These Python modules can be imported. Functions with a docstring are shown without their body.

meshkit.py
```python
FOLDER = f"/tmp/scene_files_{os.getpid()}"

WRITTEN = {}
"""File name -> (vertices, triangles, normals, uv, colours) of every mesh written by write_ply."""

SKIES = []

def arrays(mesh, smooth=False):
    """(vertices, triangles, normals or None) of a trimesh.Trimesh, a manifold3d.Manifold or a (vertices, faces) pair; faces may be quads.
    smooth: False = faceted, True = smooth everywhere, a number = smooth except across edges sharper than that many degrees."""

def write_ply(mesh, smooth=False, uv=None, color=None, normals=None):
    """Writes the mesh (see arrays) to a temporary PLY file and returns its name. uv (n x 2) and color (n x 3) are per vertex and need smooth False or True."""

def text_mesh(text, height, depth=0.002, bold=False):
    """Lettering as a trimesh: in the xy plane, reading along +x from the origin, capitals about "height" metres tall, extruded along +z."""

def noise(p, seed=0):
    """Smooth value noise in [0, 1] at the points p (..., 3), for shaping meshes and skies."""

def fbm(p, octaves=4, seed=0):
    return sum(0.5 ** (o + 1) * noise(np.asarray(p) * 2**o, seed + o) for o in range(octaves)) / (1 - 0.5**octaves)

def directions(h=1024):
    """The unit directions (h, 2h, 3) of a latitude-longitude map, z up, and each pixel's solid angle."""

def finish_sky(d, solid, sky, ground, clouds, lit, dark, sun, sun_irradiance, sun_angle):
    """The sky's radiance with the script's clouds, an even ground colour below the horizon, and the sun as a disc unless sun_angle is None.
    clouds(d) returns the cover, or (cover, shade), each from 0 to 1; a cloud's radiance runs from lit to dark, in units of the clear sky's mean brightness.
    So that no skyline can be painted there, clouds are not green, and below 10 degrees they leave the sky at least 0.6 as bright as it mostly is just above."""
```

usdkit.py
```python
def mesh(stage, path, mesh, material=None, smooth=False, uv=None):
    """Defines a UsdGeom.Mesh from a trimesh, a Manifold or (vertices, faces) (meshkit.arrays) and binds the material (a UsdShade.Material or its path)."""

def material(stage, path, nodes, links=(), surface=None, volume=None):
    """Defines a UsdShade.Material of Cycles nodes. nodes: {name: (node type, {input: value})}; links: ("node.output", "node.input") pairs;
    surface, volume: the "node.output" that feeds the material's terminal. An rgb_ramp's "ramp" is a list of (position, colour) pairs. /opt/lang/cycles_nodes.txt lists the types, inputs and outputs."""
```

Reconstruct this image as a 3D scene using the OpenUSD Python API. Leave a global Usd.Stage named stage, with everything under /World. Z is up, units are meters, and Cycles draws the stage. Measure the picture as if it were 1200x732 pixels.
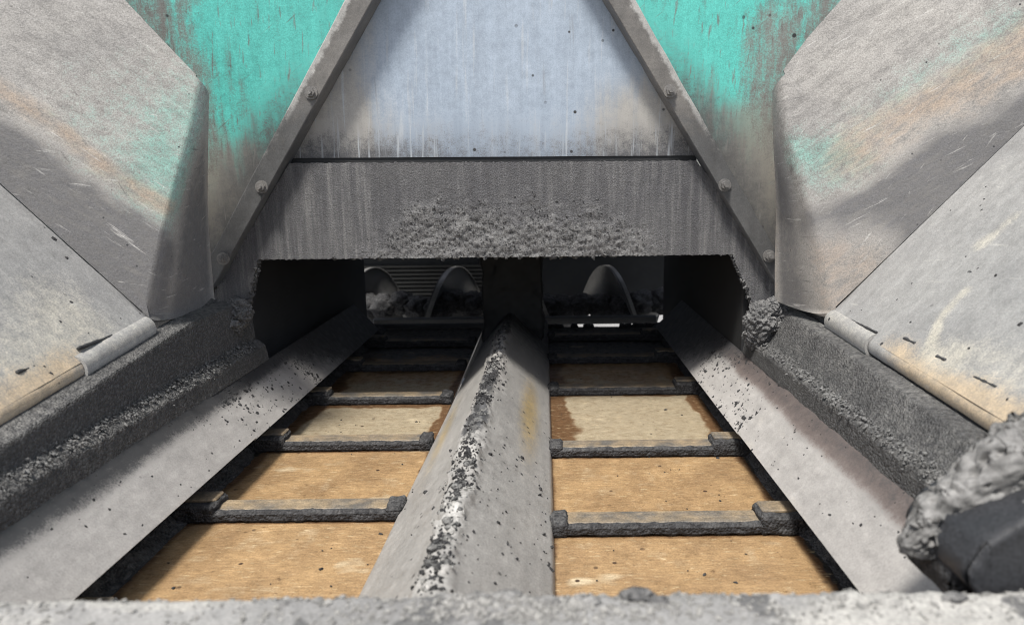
import math, random
import numpy as np, trimesh, usdkit
from scipy.spatial import Delaunay
from shapely.geometry import Polygon, Point
from shapely import contains_xy
from pxr import Usd, UsdGeom, UsdLux, UsdShade, Gf, Sdf, Vt
from meshkit import noise, fbm

stage = Usd.Stage.CreateInMemory()
UsdGeom.SetStageUpAxis(stage, UsdGeom.Tokens.z)
UsdGeom.SetStageMetersPerUnit(stage, 1.0)
UsdGeom.Xform.Define(stage, '/World')
UsdGeom.Scope.Define(stage, '/World/Looks')

# ------------------------------------------------------------------ camera, sky, sun
CAM_H, FPX, PPX, PITCH, ROLL = 0.80, 820.0, 640.0, math.radians(10.6), math.radians(0.6)
APER = 36.0
right0, up0 = np.array([1.0, 0, 0]), np.array([0, math.sin(PITCH), math.cos(PITCH)])
fwd = np.array([0, math.cos(PITCH), -math.sin(PITCH)])
right = right0 * math.cos(ROLL) - up0 * math.sin(ROLL)
up = up0 * math.cos(ROLL) + right0 * math.sin(ROLL)
C = np.array([0, 0, CAM_H])
cam = UsdGeom.Camera.Define(stage, '/World/camera')
cam.CreateFocalLengthAttr(FPX / 1200 * APER)
cam.CreateHorizontalApertureAttr(APER)
cam.CreateVerticalApertureAttr(APER * 624 / 1024)
cam.CreateHorizontalApertureOffsetAttr(-(PPX - 600) / 1200 * APER)
cam.CreateClippingRangeAttr(Gf.Vec2f(0.02, 500))
cam.CreateFStopAttr(3.0)
cam.CreateFocusDistanceAttr(2.1)
cam.CreateExposureAttr(0.92)
m4 = np.eye(4); m4[0, :3], m4[1, :3], m4[2, :3], m4[3, :3] = right, up, -fwd, C
cam.AddTransformOp().Set(Gf.Matrix4d(*m4.ravel().tolist()))

SUN_TO = np.array([-0.20, -0.40, 0.89]); SUN_TO /= np.linalg.norm(SUN_TO)
sun = UsdLux.DistantLight.Define(stage, '/World/sun')
sun.CreateIntensityAttr(0.72); sun.CreateAngleAttr(11.0); sun.CreateColorAttr(Gf.Vec3f(1.0, 0.965, 0.90))
sun.CreateNormalizeAttr(True)
zz = SUN_TO; xx = np.cross([0, 1, 0], zz); xx /= np.linalg.norm(xx); yy = np.cross(zz, xx)
ms = np.eye(4); ms[0, :3], ms[1, :3], ms[2, :3] = xx, yy, zz
sun.AddTransformOp().Set(Gf.Matrix4d(*ms.ravel().tolist()))
skym = usdkit.material(stage, '/World/Looks/sky_material', {
    'sky': ('sky_texture', {'sky_type': 'single_scattering', 'sun_disc': False, 'sun_elevation': math.asin(SUN_TO[2]),
                            'sun_rotation': math.atan2(SUN_TO[0], SUN_TO[1]), 'aerosol_density': 3.0}),
    'hs': ('hsv', {'saturation': 0.65, 'value': 1.0}),
    'b': ('background_shader', {'strength': 0.085})}, [('sky.color', 'hs.color'), ('hs.color', 'b.color')], surface='b.background')
dome = UsdLux.DomeLight.Define(stage, '/World/sky')
UsdShade.MaterialBindingAPI.Apply(dome.GetPrim()).Bind(skym)
for k_, v_ in (('kind', 'structure'), ('label', 'bright hazy daylight sky above the hopper'), ('category', 'sky')):
    dome.GetPrim().SetCustomDataByKey(k_, v_)

# ------------------------------------------------------------------ helpers
def ray(px, py):
    d = right * (px - PPX) / FPX + up * (-(py - 366) / FPX) + fwd
    return d / np.linalg.norm(d)
def on(px, py, plane):
    """the point of a plane (point, normal) that the photograph shows at a pixel: used to measure the machine"""
    p, n = plane
    d = ray(px, py)
    return C + d * (np.dot(np.asarray(p) - C, n) / np.dot(d, n))
def plane3(a, b, c):
    n = np.cross(np.subtract(b, a), np.subtract(c, a)); n = n / np.linalg.norm(n)
    return (np.asarray(a, float), n)
def unit(v): v = np.asarray(v, float); return v / np.linalg.norm(v)
def sstep(a, b, x): t = np.clip((x - a) / (b - a), 0, 1); return t * t * (3 - 2 * t)
def fb(P, s, o=3, seed=0):
    return fbm(np.asarray(P) * s + 100.0, o, seed)
def fba(P, sx, sy, sz, o=3, seed=0):
    return fbm(np.asarray(P) * np.array([sx, sy, sz]) + 100.0, o, seed)
def segd(P, a, b):
    a, b = np.asarray(a), np.asarray(b); t = np.clip(((P - a) @ (b - a)) / np.dot(b - a, b - a), 0, 1)
    return np.linalg.norm(P - a - t[:, None] * (b - a), axis=1)
def polyd(P, pts): return np.min([segd(P, pts[i], pts[i + 1]) for i in range(len(pts) - 1)], axis=0)

COUNT = {}
def numbered(parent, name):
    k = (parent, name); n = COUNT.get(k, 0); COUNT[k] = n + 1
    return name if n == 0 else f'{name}_{n:03d}'
def tag(prim, label=None, cat=None, group=None, kind=None):
    for k, v in (('label', label), ('category', cat), ('group', group), ('kind', kind)):
        if v: prim.SetCustomDataByKey(k, v)
    return prim
def thing(name, label, cat, loc=(0, 0, 0), group=None):
    x = UsdGeom.Xform.Define(stage, '/World/' + numbered('/World', name))
    x.AddTranslateOp().Set(Gf.Vec3d(*map(float, loc)))
    return tag(x.GetPrim(), label, cat, group)
def loc_of(prim):
    p, o = prim, np.zeros(3)
    while p and p.GetPath() != Sdf.Path('/World'):
        x = UsdGeom.Xformable(p)
        if x: o = o + np.array(x.GetLocalTransformation().ExtractTranslation())
        p = p.GetParent()
    return o
def obj(name, mesh, mat, parent=None, zone=None, smooth=40, label=None, cat=None, group=None, kind=None):
    """one Mesh prim; vertices in world metres are stored relative to the parent. zone: function of the points -> (n,3) wear and painted-shade masks"""
    pp = '/World' if parent is None else str(parent.GetPath())
    path = f'{pp}/{numbered(pp, name)}'
    off = np.zeros(3) if parent is None else loc_of(parent)
    if zone is not None: smooth = True
    import meshkit
    v, f, n = meshkit.arrays(mesh, smooth)
    w = v.copy()
    pr = usdkit.mesh(stage, path, (v - off, f), None, smooth=False)
    if n is not None:
        pr.CreateNormalsAttr(Vt.Vec3fArray.FromNumpy(n.astype(np.float32))); pr.SetNormalsInterpolation('vertex')
    if zone is not None:
        z = np.clip(zone(w), 0, 1).astype(np.float32)
        UsdGeom.PrimvarsAPI(pr).CreatePrimvar('zone', Sdf.ValueTypeNames.Color3fArray, 'vertex').Set(Vt.Vec3fArray.FromNumpy(z))
    UsdShade.MaterialBindingAPI.Apply(pr.GetPrim()).Bind(MAT[mat] if isinstance(mat, str) else mat)
    return tag(pr.GetPrim(), label, cat, group, kind)

def frame_of(plane, upv=(0, 0, 1)):
    p, n = plane; n = unit(n)
    e2 = np.asarray(upv, float) - np.dot(upv, n) * n
    if np.linalg.norm(e2) < 1e-3: e2 = np.array([0, 1.0, 0]) - n[1] * n
    e2 = unit(e2); e1 = np.cross(e2, n)
    return np.asarray(p, float), e1, e2, n
def plate(pts, thick=0.012, res=0.014, disp=None, upv=(0, 0, 1), toward=None, jitter=0.0, seed=0):
    """solid plate: polygon of 3-D points lying (about) in a plane, front face finely gridded and displaced by disp(points)->metres"""
    pts = np.asarray(pts, float)
    c = pts.mean(0); n = np.linalg.svd(pts - c)[2][2]
    tw = C - c if toward is None else np.asarray(toward)
    if np.dot(n, tw) < 0: n = -n
    o, e1, e2, n = frame_of((c, n), upv)
    uv = np.stack([(pts - o) @ e1, (pts - o) @ e2], 1)
    pg = Polygon(uv)
    if not pg.is_valid: pg = pg.buffer(0)
    ring = np.asarray(pg.exterior.coords)[:-1]
    b = []
    for i in range(len(ring)):
        p0, p1 = ring[i], ring[(i + 1) % len(ring)]
        k = max(1, int(np.ceil(np.linalg.norm(p1 - p0) / res)))
        b.append(p0 + (p1 - p0) * (np.arange(k) / k)[:, None])
    b = np.vstack(b)
    rng = np.random.default_rng(seed)
    x0, y0, x1, y1 = pg.bounds
    gx, gy = np.meshgrid(np.arange(x0, x1, res), np.arange(y0, y1, res * 0.87))
    gx = gx + (np.arange(gx.shape[0]) % 2)[:, None] * res / 2
    g = np.stack([gx.ravel(), gy.ravel()], 1) + rng.normal(0, res * 0.06, (gx.size, 2))
    inner = pg.buffer(-res * 0.6)
    g = g[contains_xy(inner, g[:, 0], g[:, 1])]
    q = np.vstack([b, g])
    if jitter: q[:len(b)] += rng.normal(0, jitter, (len(b), 2))
    t = Delaunay(q).simplices
    cen = q[t].mean(1)
    t = t[contains_xy(pg.buffer(1e-6), cen[:, 0], cen[:, 1])]
    a2 = np.cross(q[t[:, 1]] - q[t[:, 0]], q[t[:, 2]] - q[t[:, 0]])
    t = t[np.abs(a2) > 1e-10]; a2 = a2[np.abs(a2) > 1e-10]
    t[a2 < 0] = t[a2 < 0][:, [0, 2, 1]]
    P = o + q[:, :1] * e1 + q[:, 1:] * e2
    F = P.copy()
    if disp is not None: F = F + disp(P)[:, None] * n
    B = P - thick * n
    e = np.vstack([t[:, [0, 1]], t[:, [1, 2]], t[:, [2, 0]]])
    key = np.sort(e, 1); _, idx, cnt = np.unique(key, axis=0, return_index=True, return_counts=True)
    be = e[idx[cnt == 1]]
    N = len(q)
    # side walls with their own vertices so the rim keeps a crisp edge
    sv = np.vstack([F[be[:, 0]], F[be[:, 1]], B[be[:, 0]], B[be[:, 1]]]); M = len(be)
    k = np.arange(M)
    sides = np.vstack([np.stack([k, k + 2 * M, k + M], 1), np.stack([k + M, k + 2 * M, k + 3 * M], 1)]) + 2 * N
    V = np.vstack([F, B, sv]); T = np.vstack([t, t[:, [0, 2, 1]] + N, sides])
    return trimesh.Trimesh(V, T, process=False)
def densify(pts, res):
    out = []
    for i in range(len(pts) - 1):
        a, b = np.asarray(pts[i], float), np.asarray(pts[i + 1], float)
        k = max(1, int(np.ceil(np.linalg.norm(b - a) / res))); out.append(a + (b - a) * (np.arange(k) / k)[:, None])
    out.append(np.asarray(pts[-1], float)[None]); return np.vstack(out)
def grid_mesh(G):
    a, b = G.shape[:2]
    i = np.arange(a * b).reshape(a, b)
    q = np.stack([i[:-1, :-1], i[1:, :-1], i[1:, 1:], i[:-1, 1:]], -1).reshape(-1, 4)
    return trimesh.Trimesh(G.reshape(-1, 3), np.vstack([q[:, [0, 1, 2]], q[:, [0, 2, 3]]]), process=False)
def face_to(m, d):
    if np.dot(m.face_normals.mean(0), d) < 0: return trimesh.Trimesh(m.vertices, m.faces[:, ::-1], process=False)
    return m
def sheet(G, thick, d, disp=None):
    """a gridded surface (a,b,3) made solid: front faces d"""
    m = face_to(grid_mesh(np.asarray(G, float)), d)
    n = m.vertex_normals.copy(); V0 = m.vertices.copy()
    F = V0 + (disp(V0)[:, None] * n if disp is not None else 0)
    B = V0 - thick * n
    t = m.faces; e = np.vstack([t[:, [0, 1]], t[:, [1, 2]], t[:, [2, 0]]])
    _, idx, cnt = np.unique(np.sort(e, 1), axis=0, return_index=True, return_counts=True); be = e[idx[cnt == 1]]
    N, M = len(F), len(be); k = np.arange(M)
    sv = np.vstack([F[be[:, 0]], F[be[:, 1]], B[be[:, 0]], B[be[:, 1]]])
    sides = np.vstack([np.stack([k, k + 2 * M, k + M], 1), np.stack([k + M, k + 2 * M, k + 3 * M], 1)]) + 2 * N
    return trimesh.Trimesh(np.vstack([F, B, sv]), np.vstack([t, t[:, [0, 2, 1]] + N, sides]), process=False)
def sweep(prof, y0, y1, res, thick, d, disp=None, taper=None):
    pr = densify(prof, res); ys = np.linspace(y0, y1, max(2, int((y1 - y0) / res) + 1))
    G = np.zeros((len(ys), len(pr), 3)); G[..., 0] = pr[None, :, 0]; G[..., 2] = pr[None, :, 1]; G[..., 1] = ys[:, None]
    if taper: G = taper(G)
    return sheet(G, thick, d, disp)
def box(lo, hi, ch=0.004):
    import manifold3d as m3
    lo, hi = np.minimum(lo, hi), np.maximum(lo, hi)
    c = min(ch, 0.3 * float((hi - lo).min())); pts = []
    for k in range(3):
        a, b = lo + c, hi - c; a[k], b[k] = lo[k], hi[k]
        pts += [[(a, b)[i][0], (a, b)[j][1], (a, b)[l][2]] for i in (0, 1) for j in (0, 1) for l in (0, 1)]
    return trimesh.convex.convex_hull(np.array(pts))
def rough_box(lo, hi, res, amp, scale=30, seed=0, ch=0.006):
    b = box(np.array(lo, float), np.array(hi, float), ch)
    v, f = trimesh.remesh.subdivide_to_size(b.vertices, b.faces, res)
    m = trimesh.Trimesh(v, f, process=True); m.merge_vertices()
    n = m.vertex_normals
    m.vertices = m.vertices + n * ((fb(m.vertices, scale, 3, seed) - 0.45) * amp)[:, None]
    return m
def tube(a, b, r, n=20):
    return trimesh.creation.cylinder(r, segment=[a, b], sections=n)
def lump(c, r, seed, amp=0.35, sub=4, scale=1.0, freq=None):
    m = trimesh.creation.icosphere(subdivisions=sub)
    v = m.vertices.copy(); f1 = fbm(v * 1.6 + seed * 7.1, 3, seed); f2 = fbm(v * 7 + seed * 3.3, 3, seed + 5)
    v = v * (1 + amp * (f1 - 0.5) * 2 + amp * 0.55 * (f2 - 0.5) * 2)[:, None]
    m.vertices = v * np.asarray(r) + np.asarray(c); return m
ICO = trimesh.creation.icosphere(subdivisions=0)
def chips(P, N, size, seed, flat=0.45, stretch=None):
    """many small irregular crumbs joined: P points, N normals, size radii"""
    rng = np.random.default_rng(seed); k = len(P)
    V = ICO.vertices[None] * (1 + rng.uniform(-0.42, 0.42, (k, 12, 1)))
    s = np.stack([rng.uniform(0.7, 1.5, k), rng.uniform(0.6, 1.0, k), rng.uniform(flat * 0.6, flat * 1.4, k)], 1)
    V = V * s[:, None] * np.asarray(size)[:, None, None]
    a = rng.uniform(0, 2 * np.pi, k)
    t = np.cross(N, rng.normal(size=(k, 3))) if stretch is None else np.tile(stretch, (k, 1)) + rng.normal(0, .35, (k, 3))
    t = t - (t * N).sum(1, keepdims=True) * N; t /= np.linalg.norm(t, axis=1, keepdims=True); b = np.cross(N, t)
    W = V[..., :1] * t[:, None] + V[..., 1:2] * b[:, None] + V[..., 2:] * N[:, None] + P[:, None]
    F = ICO.faces[None] + (np.arange(k) * 12)[:, None, None]
    return trimesh.Trimesh(W.reshape(-1, 3), F.reshape(-1, 3), process=False)
def scatter(mesh, k, seed, dens=None, facing=None):
    rng = np.random.default_rng(seed)
    w = mesh.area_faces.copy(); cen = mesh.triangles_center
    if dens is not None: w = w * dens(cen)
    if facing is not None: w = w * ((mesh.face_normals @ np.asarray(facing)) > 0.35)
    w = w / w.sum(); i = rng.choice(len(w), k, p=w)
    r1, r2 = np.sqrt(rng.random(k)), rng.random(k); T = mesh.triangles[i]
    return (1 - r1)[:, None] * T[:, 0] + (r1 * (1 - r2))[:, None] * T[:, 1] + (r1 * r2)[:, None] * T[:, 2], mesh.face_normals[i]
def sizes(k, lo, hi, seed): 
    return lo * (hi / lo) ** (np.random.default_rng(seed + 991).random(k) ** 2.2)

# ------------------------------------------------------------------ materials
MAT = {}
def worn(name, base, base2, zones=(), rough=0.6, rough2=None, metallic=0.0, streak=None, streak_amt=0.25, fine=1.0, big=2.5,
         speck=260.0, speck_amt=0.25, bump=0.25, bump_scale=90.0, spec=0.5, pits=0.0, pit_scale=35.0, pit_col=(0.03, 0.03, 0.032), dist=0.004, scratch=None, srot=(0, 0, 0)):
    N = {'g': ('geometry', {}), 'z': ('attribute', {'attribute': 'zone'}), 'zs': ('separate_color', {}),
         'n1': ('noise_texture', {'scale': big, 'detail': 6.0, 'roughness': 0.62}),
         'n2': ('noise_texture', {'scale': 34.0 * fine, 'detail': 10.0, 'roughness': 0.75}),
         'n3': ('noise_texture', {'scale': speck, 'detail': 4.0, 'roughness': 0.6}),
         'n4': ('noise_texture', {'scale': bump_scale, 'detail': 8.0, 'roughness': 0.7}),
         'r1': ('map_range', {'from_min': 0.36, 'from_max': 0.64, 'clamp': True}),
         'c0': ('mix_color', {'a': base, 'b': base2}),
         'ms': ('map_range', {'from_min': 0.3, 'from_max': 0.7, 'to_min': 1 - speck_amt, 'to_max': 1 + speck_amt, 'clamp': True}),
         'm2': ('map_range', {'from_min': 0.3, 'from_max': 0.7, 'to_min': 0.84, 'to_max': 1.16, 'clamp': True}),
         'mm': ('math', {'math_type': 'multiply'}), 'nx': ('math', {'math_type': 'multiply_add', 'value2': 0.55}), 'nh': ('math', {'math_type': 'multiply', 'value2': 0.45}),
         'ns': ('math', {'math_type': 'multiply_add', 'value2': 0.5}), 'nk': ('math', {'math_type': 'multiply', 'value2': 0.5})}
    L = [('g.position', n + '.vector') for n in ('n1', 'n2', 'n3', 'n4')] + [('n1.fac', 'r1.value'), ('r1.result', 'c0.fac'),
         ('z.color', 'zs.color'), ('n3.fac', 'ms.value'), ('n2.fac', 'm2.value'), ('ms.result', 'mm.value1'), ('m2.result', 'mm.value2'), ('n2.fac', 'nx.value1'), ('n3.fac', 'nh.value1'), ('nh.value', 'nx.value3')]
    col, mul, hgt = 'c0.result', 'mm.value', None
    if streak is not None:
        N['sm'] = ('mapping', {'mapping_type': 'texture', 'rotation': srot, 'scale': tuple(1.0 / q for q in streak)}); N['sn'] = ('noise_texture', {'scale': 1.0, 'detail': 6.0, 'roughness': 0.65})
        N['sr'] = ('map_range', {'from_min': 0.3, 'from_max': 0.7, 'to_min': 1 - streak_amt, 'to_max': 1 + streak_amt, 'clamp': True})
        N['smm'] = ('math', {'math_type': 'multiply'})
        L += [('g.position', 'sm.vector'), ('sm.vector', 'sn.vector'), ('sn.fac', 'sr.value'), ('sr.result', 'smm.value1'), (mul, 'smm.value2')]
        mul = 'smm.value'
        L += [('sn.fac', 'ns.value1'), ('nx.value', 'nk.value1'), ('nk.value', 'ns.value3')]
    for i, z in enumerate(zones):
        ch, c, amp, lo, hi = z[:5]; src = z[5] if len(z) > 5 else 'n2'
        if src == 'sn' and streak is None: src = 'n2'
        N[f'a{i}'] = ('math', {'math_type': 'multiply_add', 'value2': amp, 'value3': -amp * 0.5})
        N[f'b{i}'] = ('math', {'math_type': 'add'})
        N[f'd{i}'] = ('map_range', {'range_type': 'smoothstep', 'from_min': lo, 'from_max': hi, 'clamp': True})
        N[f'e{i}'] = ('mix_color', {'b': c})
        L += [(f'{src}.value' if src in ('nx', 'ns') else f'{src}.fac', f'a{i}.value1'), (f'a{i}.value', f'b{i}.value1'), (f'zs.{ch}', f'b{i}.value2'), (f'b{i}.value', f'd{i}.value'),
              (f'd{i}.result', f'e{i}.fac'), (col, f'e{i}.a')]
        col = f'e{i}.result'
    if scratch:
        for q_, (rot, sc_, lo_, hi_, cs_) in enumerate(scratch):
            N[f'km{q_}'] = ('mapping', {'mapping_type': 'texture', 'rotation': rot, 'scale': tuple(1.0 / q for q in sc_)}); N[f'kn{q_}'] = ('noise_texture', {'scale': 1.0, 'detail': 3.0, 'roughness': 0.55}); N[f'kr{q_}'] = ('map_range', {'from_min': lo_, 'from_max': hi_, 'to_max': 0.75, 'clamp': True}); N[f'kc{q_}'] = ('mix_color', {'b': cs_})
            L += [('g.position', f'km{q_}.vector'), (f'km{q_}.vector', f'kn{q_}.vector'), (f'kn{q_}.fac', f'kr{q_}.value'), (f'kr{q_}.result', f'kc{q_}.fac'), (col, f'kc{q_}.a')]
            col = f'kc{q_}.result'
    N['cm'] = ('vector_math', {'math_type': 'scale'})
    L += [(col, 'cm.vector1'), (mul, 'cm.scale')]
    col = 'cm.vector'
    if pits:
        N['pv'] = ('voronoi_texture', {'scale': pit_scale, 'randomness': 1.0}); N['pr'] = ('map_range', {'from_min': pits, 'from_max': pits * 0.7, 'clamp': True})
        N['pn'] = ('noise_texture', {'scale': 6.0, 'detail': 2.0}); N['pnr'] = ('map_range', {'from_min': 0.5, 'from_max': 0.6, 'clamp': True})
        N['pm'] = ('math', {'math_type': 'multiply'}); N['pc'] = ('mix_color', {'b': pit_col})
        L += [('g.position', 'pv.vector'), ('pv.distance', 'pr.value'), ('g.position', 'pn.vector'), ('pn.fac', 'pnr.value'), ('pr.result', 'pm.value1'), ('pnr.result', 'pm.value2'),
              ('pm.value', 'pc.fac'), (col, 'pc.a')]
        col = 'pc.result'
    r2 = rough if rough2 is None else rough2
    N['rr'] = ('map_range', {'from_min': 0.35, 'from_max': 0.65, 'to_min': rough, 'to_max': r2, 'clamp': True}); L += [('n2.fac', 'rr.value')]
    N['bp'] = ('bump', {'strength': bump, 'distance': dist}); L += [('n4.fac', 'bp.height')]
    N['p'] = ('principled_bsdf', {'metallic': metallic, 'specular_ior_level': spec})
    L += [(col, 'p.base_color'), ('rr.result', 'p.roughness'), ('bp.normal', 'p.normal')]
    MAT[name] = usdkit.material(stage, '/World/Looks/' + name, N, L, surface='p.BSDF'); return MAT[name]
def asphalt(name, dark, dust, scale=160.0, dust_amt=0.5, bump=0.9, rough=0.85, dist=0.006):
    """caked bitumen and grit: dark binder, pale stones, dust settled on whatever faces up"""
    N = {'g': ('geometry', {}), 'v': ('voronoi_texture', {'scale': scale}), 'n': ('noise_texture', {'scale': scale * 0.35, 'detail': 8.0, 'roughness': 0.7}),
         'n0': ('noise_texture', {'scale': 7.0, 'detail': 5.0}), 'sc': ('separate_color', {}), 's': ('separate_xyz', {}),
         'st': ('map_range', {'from_min': 0.55, 'from_max': 1.0, 'clamp': True}),
         'up': ('map_range', {'range_type': 'smoothstep', 'from_min': -0.2, 'from_max': 0.9, 'to_max': dust_amt, 'clamp': True}),
         'nn': ('map_range', {'from_min': 0.38, 'from_max': 0.62, 'clamp': True}), 'n00': ('map_range', {'from_min': 0.35, 'from_max': 0.65, 'to_min': 0.35, 'to_max': 1.2, 'clamp': True}),
         'u2': ('math', {'math_type': 'multiply'}), 'u3': ('math', {'math_type': 'multiply'}),
         'c1': ('mix_color', {'a': dark, 'b': tuple(min(1, 1.6 * x + 0.015) for x in dark)}), 'c2': ('mix_color', {'b': dust}),
         'h1': ('math', {'math_type': 'multiply_add', 'value2': -0.8}), 'bp': ('bump', {'strength': bump, 'distance': dist}), 'p': ('principled_bsdf', {'roughness': rough, 'specular_ior_level': 0.35})}
    L = [('g.position', 'v.vector'), ('g.position', 'n.vector'), ('g.position', 'n0.vector'), ('v.color', 'sc.color'), ('sc.r', 'st.value'), ('st.result', 'c1.fac'),
         ('g.normal', 's.vector'), ('s.z', 'up.value'), ('n.fac', 'nn.value'), ('n0.fac', 'n00.value'), ('up.result', 'u2.value1'), ('nn.result', 'u2.value2'), ('u2.value', 'u3.value1'), ('n00.result', 'u3.value2'),
         ('c1.result', 'c2.a'), ('u3.value', 'c2.fac'), ('c2.result', 'p.base_color'),
         ('v.distance', 'h1.value1'), ('n.fac', 'h1.value3'), ('h1.value', 'bp.height'), ('bp.normal', 'p.normal')]
    MAT[name] = usdkit.material(stage, '/World/Looks/' + name, N, L, surface='p.BSDF'); return MAT[name]

TEAL = (0.10, 0.49, 0.43)
worn('panel_paint', (0.325, 0.382, 0.455), (0.285, 0.34, 0.41), zones=[('r', (0.33, 0.32, 0.30), 2.0, 0.2, 1.0, 'ns'), ('b', (0.065, 0.065, 0.07), 2.2, 0.2, 1.0, 'nx')],
     rough=0.42, rough2=0.62, streak=(45, 45, 2.2), streak_amt=0.09, speck_amt=0.12, bump=0.15, pits=0.12, pit_scale=19, scratch=(((0, 0.02, 0), (70, 70, 3.5), 0.60, 0.72, (0.40, 0.43, 0.46)), ((0, -0.03, 0), (55, 55, 2.5), 0.64, 0.76, (0.22, 0.235, 0.25))))
worn('deflector_steel', (0.085, 0.085, 0.092), (0.115, 0.114, 0.117), zones=[('r', (0.20, 0.197, 0.193), 1.8, 0.3, 1.2, 'sn'), ('b', (0.20, 0.198, 0.195), 3.4, 0.1, 1.2, 'nx')],
     rough=0.5, rough2=0.75, streak=(60, 60, 3.0), streak_amt=0.15, speck_amt=0.45, speck=320, bump=1.0, bump_scale=200, dist=0.008)
worn('teal_sheet', (0.19, 0.19, 0.18), (0.26, 0.255, 0.235), zones=[('r', TEAL, 2.8, 0.15, 0.85, 'ns'), ('g', (0.225, 0.208, 0.175), 1.6, 0.25, 1.0, 'ns'), ('b', (0.075, 0.073, 0.072), 2.0, 0.25, 1.0, 'nx')],
     rough=0.35, rough2=0.6, streak=(38, 38, 3.2), streak_amt=0.13, speck_amt=0.22, bump=0.25, pits=0.12, pit_scale=16, scratch=(((0, 0.06, 0), (120, 120, 5), 0.62, 0.70, (0.16, 0.155, 0.145)), ((0, -0.7, 0), (6, 60, 120), 0.67, 0.74, (0.14, 0.15, 0.14))))
for nm_, th_ in (('wing_steel_left', 0.55), ('wing_steel_right', -0.62)):
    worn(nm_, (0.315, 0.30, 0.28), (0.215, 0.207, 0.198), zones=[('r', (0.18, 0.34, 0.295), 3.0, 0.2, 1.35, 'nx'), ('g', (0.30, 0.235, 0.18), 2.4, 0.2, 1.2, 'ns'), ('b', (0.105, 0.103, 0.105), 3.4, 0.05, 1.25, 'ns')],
         rough=0.42, rough2=0.68, streak=(16, 40, 62), streak_amt=0.24, srot=(0, th_, 0), speck_amt=0.36, speck=300, bump=0.4, bump_scale=120, dist=0.004, pits=0.07, pit_scale=22,
         scratch=(((0, th_ + .12, 0), (9, 9, 150), 0.645, 0.75, (0.44, 0.43, 0.41)), ((0, th_ - .35, 0), (14, 14, 130), 0.66, 0.76, (0.42, 0.41, 0.39)), ((0, th_ + .5, 0), (7, 7, 110), 0.66, 0.74, (0.11, 0.108, 0.105))))
worn('wing_floor', (0.285, 0.282, 0.275), (0.225, 0.224, 0.222), zones=[('r', (0.42, 0.395, 0.335), 2.2, 0.3, 1.3, 'nx'), ('g', (0.40, 0.32, 0.225), 2.2, 0.2, 1.15, 'nx'), ('b', (0.07, 0.07, 0.07), 1.6, 0.3, 0.9, 'nx')],
     rough=0.42, rough2=0.65, streak=(14, 40, 14), streak_amt=0.12, speck_amt=0.2, bump=0.3, pits=0.09, pit_scale=16, scratch=(((0, 0.6, 0.3), (10, 8, 90), 0.66, 0.8, (0.42, 0.41, 0.38)),))
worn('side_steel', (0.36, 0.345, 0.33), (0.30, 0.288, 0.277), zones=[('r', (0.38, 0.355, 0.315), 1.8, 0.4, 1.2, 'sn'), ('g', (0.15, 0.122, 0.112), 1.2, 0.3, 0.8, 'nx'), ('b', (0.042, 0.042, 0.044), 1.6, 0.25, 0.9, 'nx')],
     rough=0.36, rough2=0.58, streak=(30, 7, 30), streak_amt=0.12, speck_amt=0.14, bump=0.2, pits=0.10, pit_scale=18)
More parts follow.
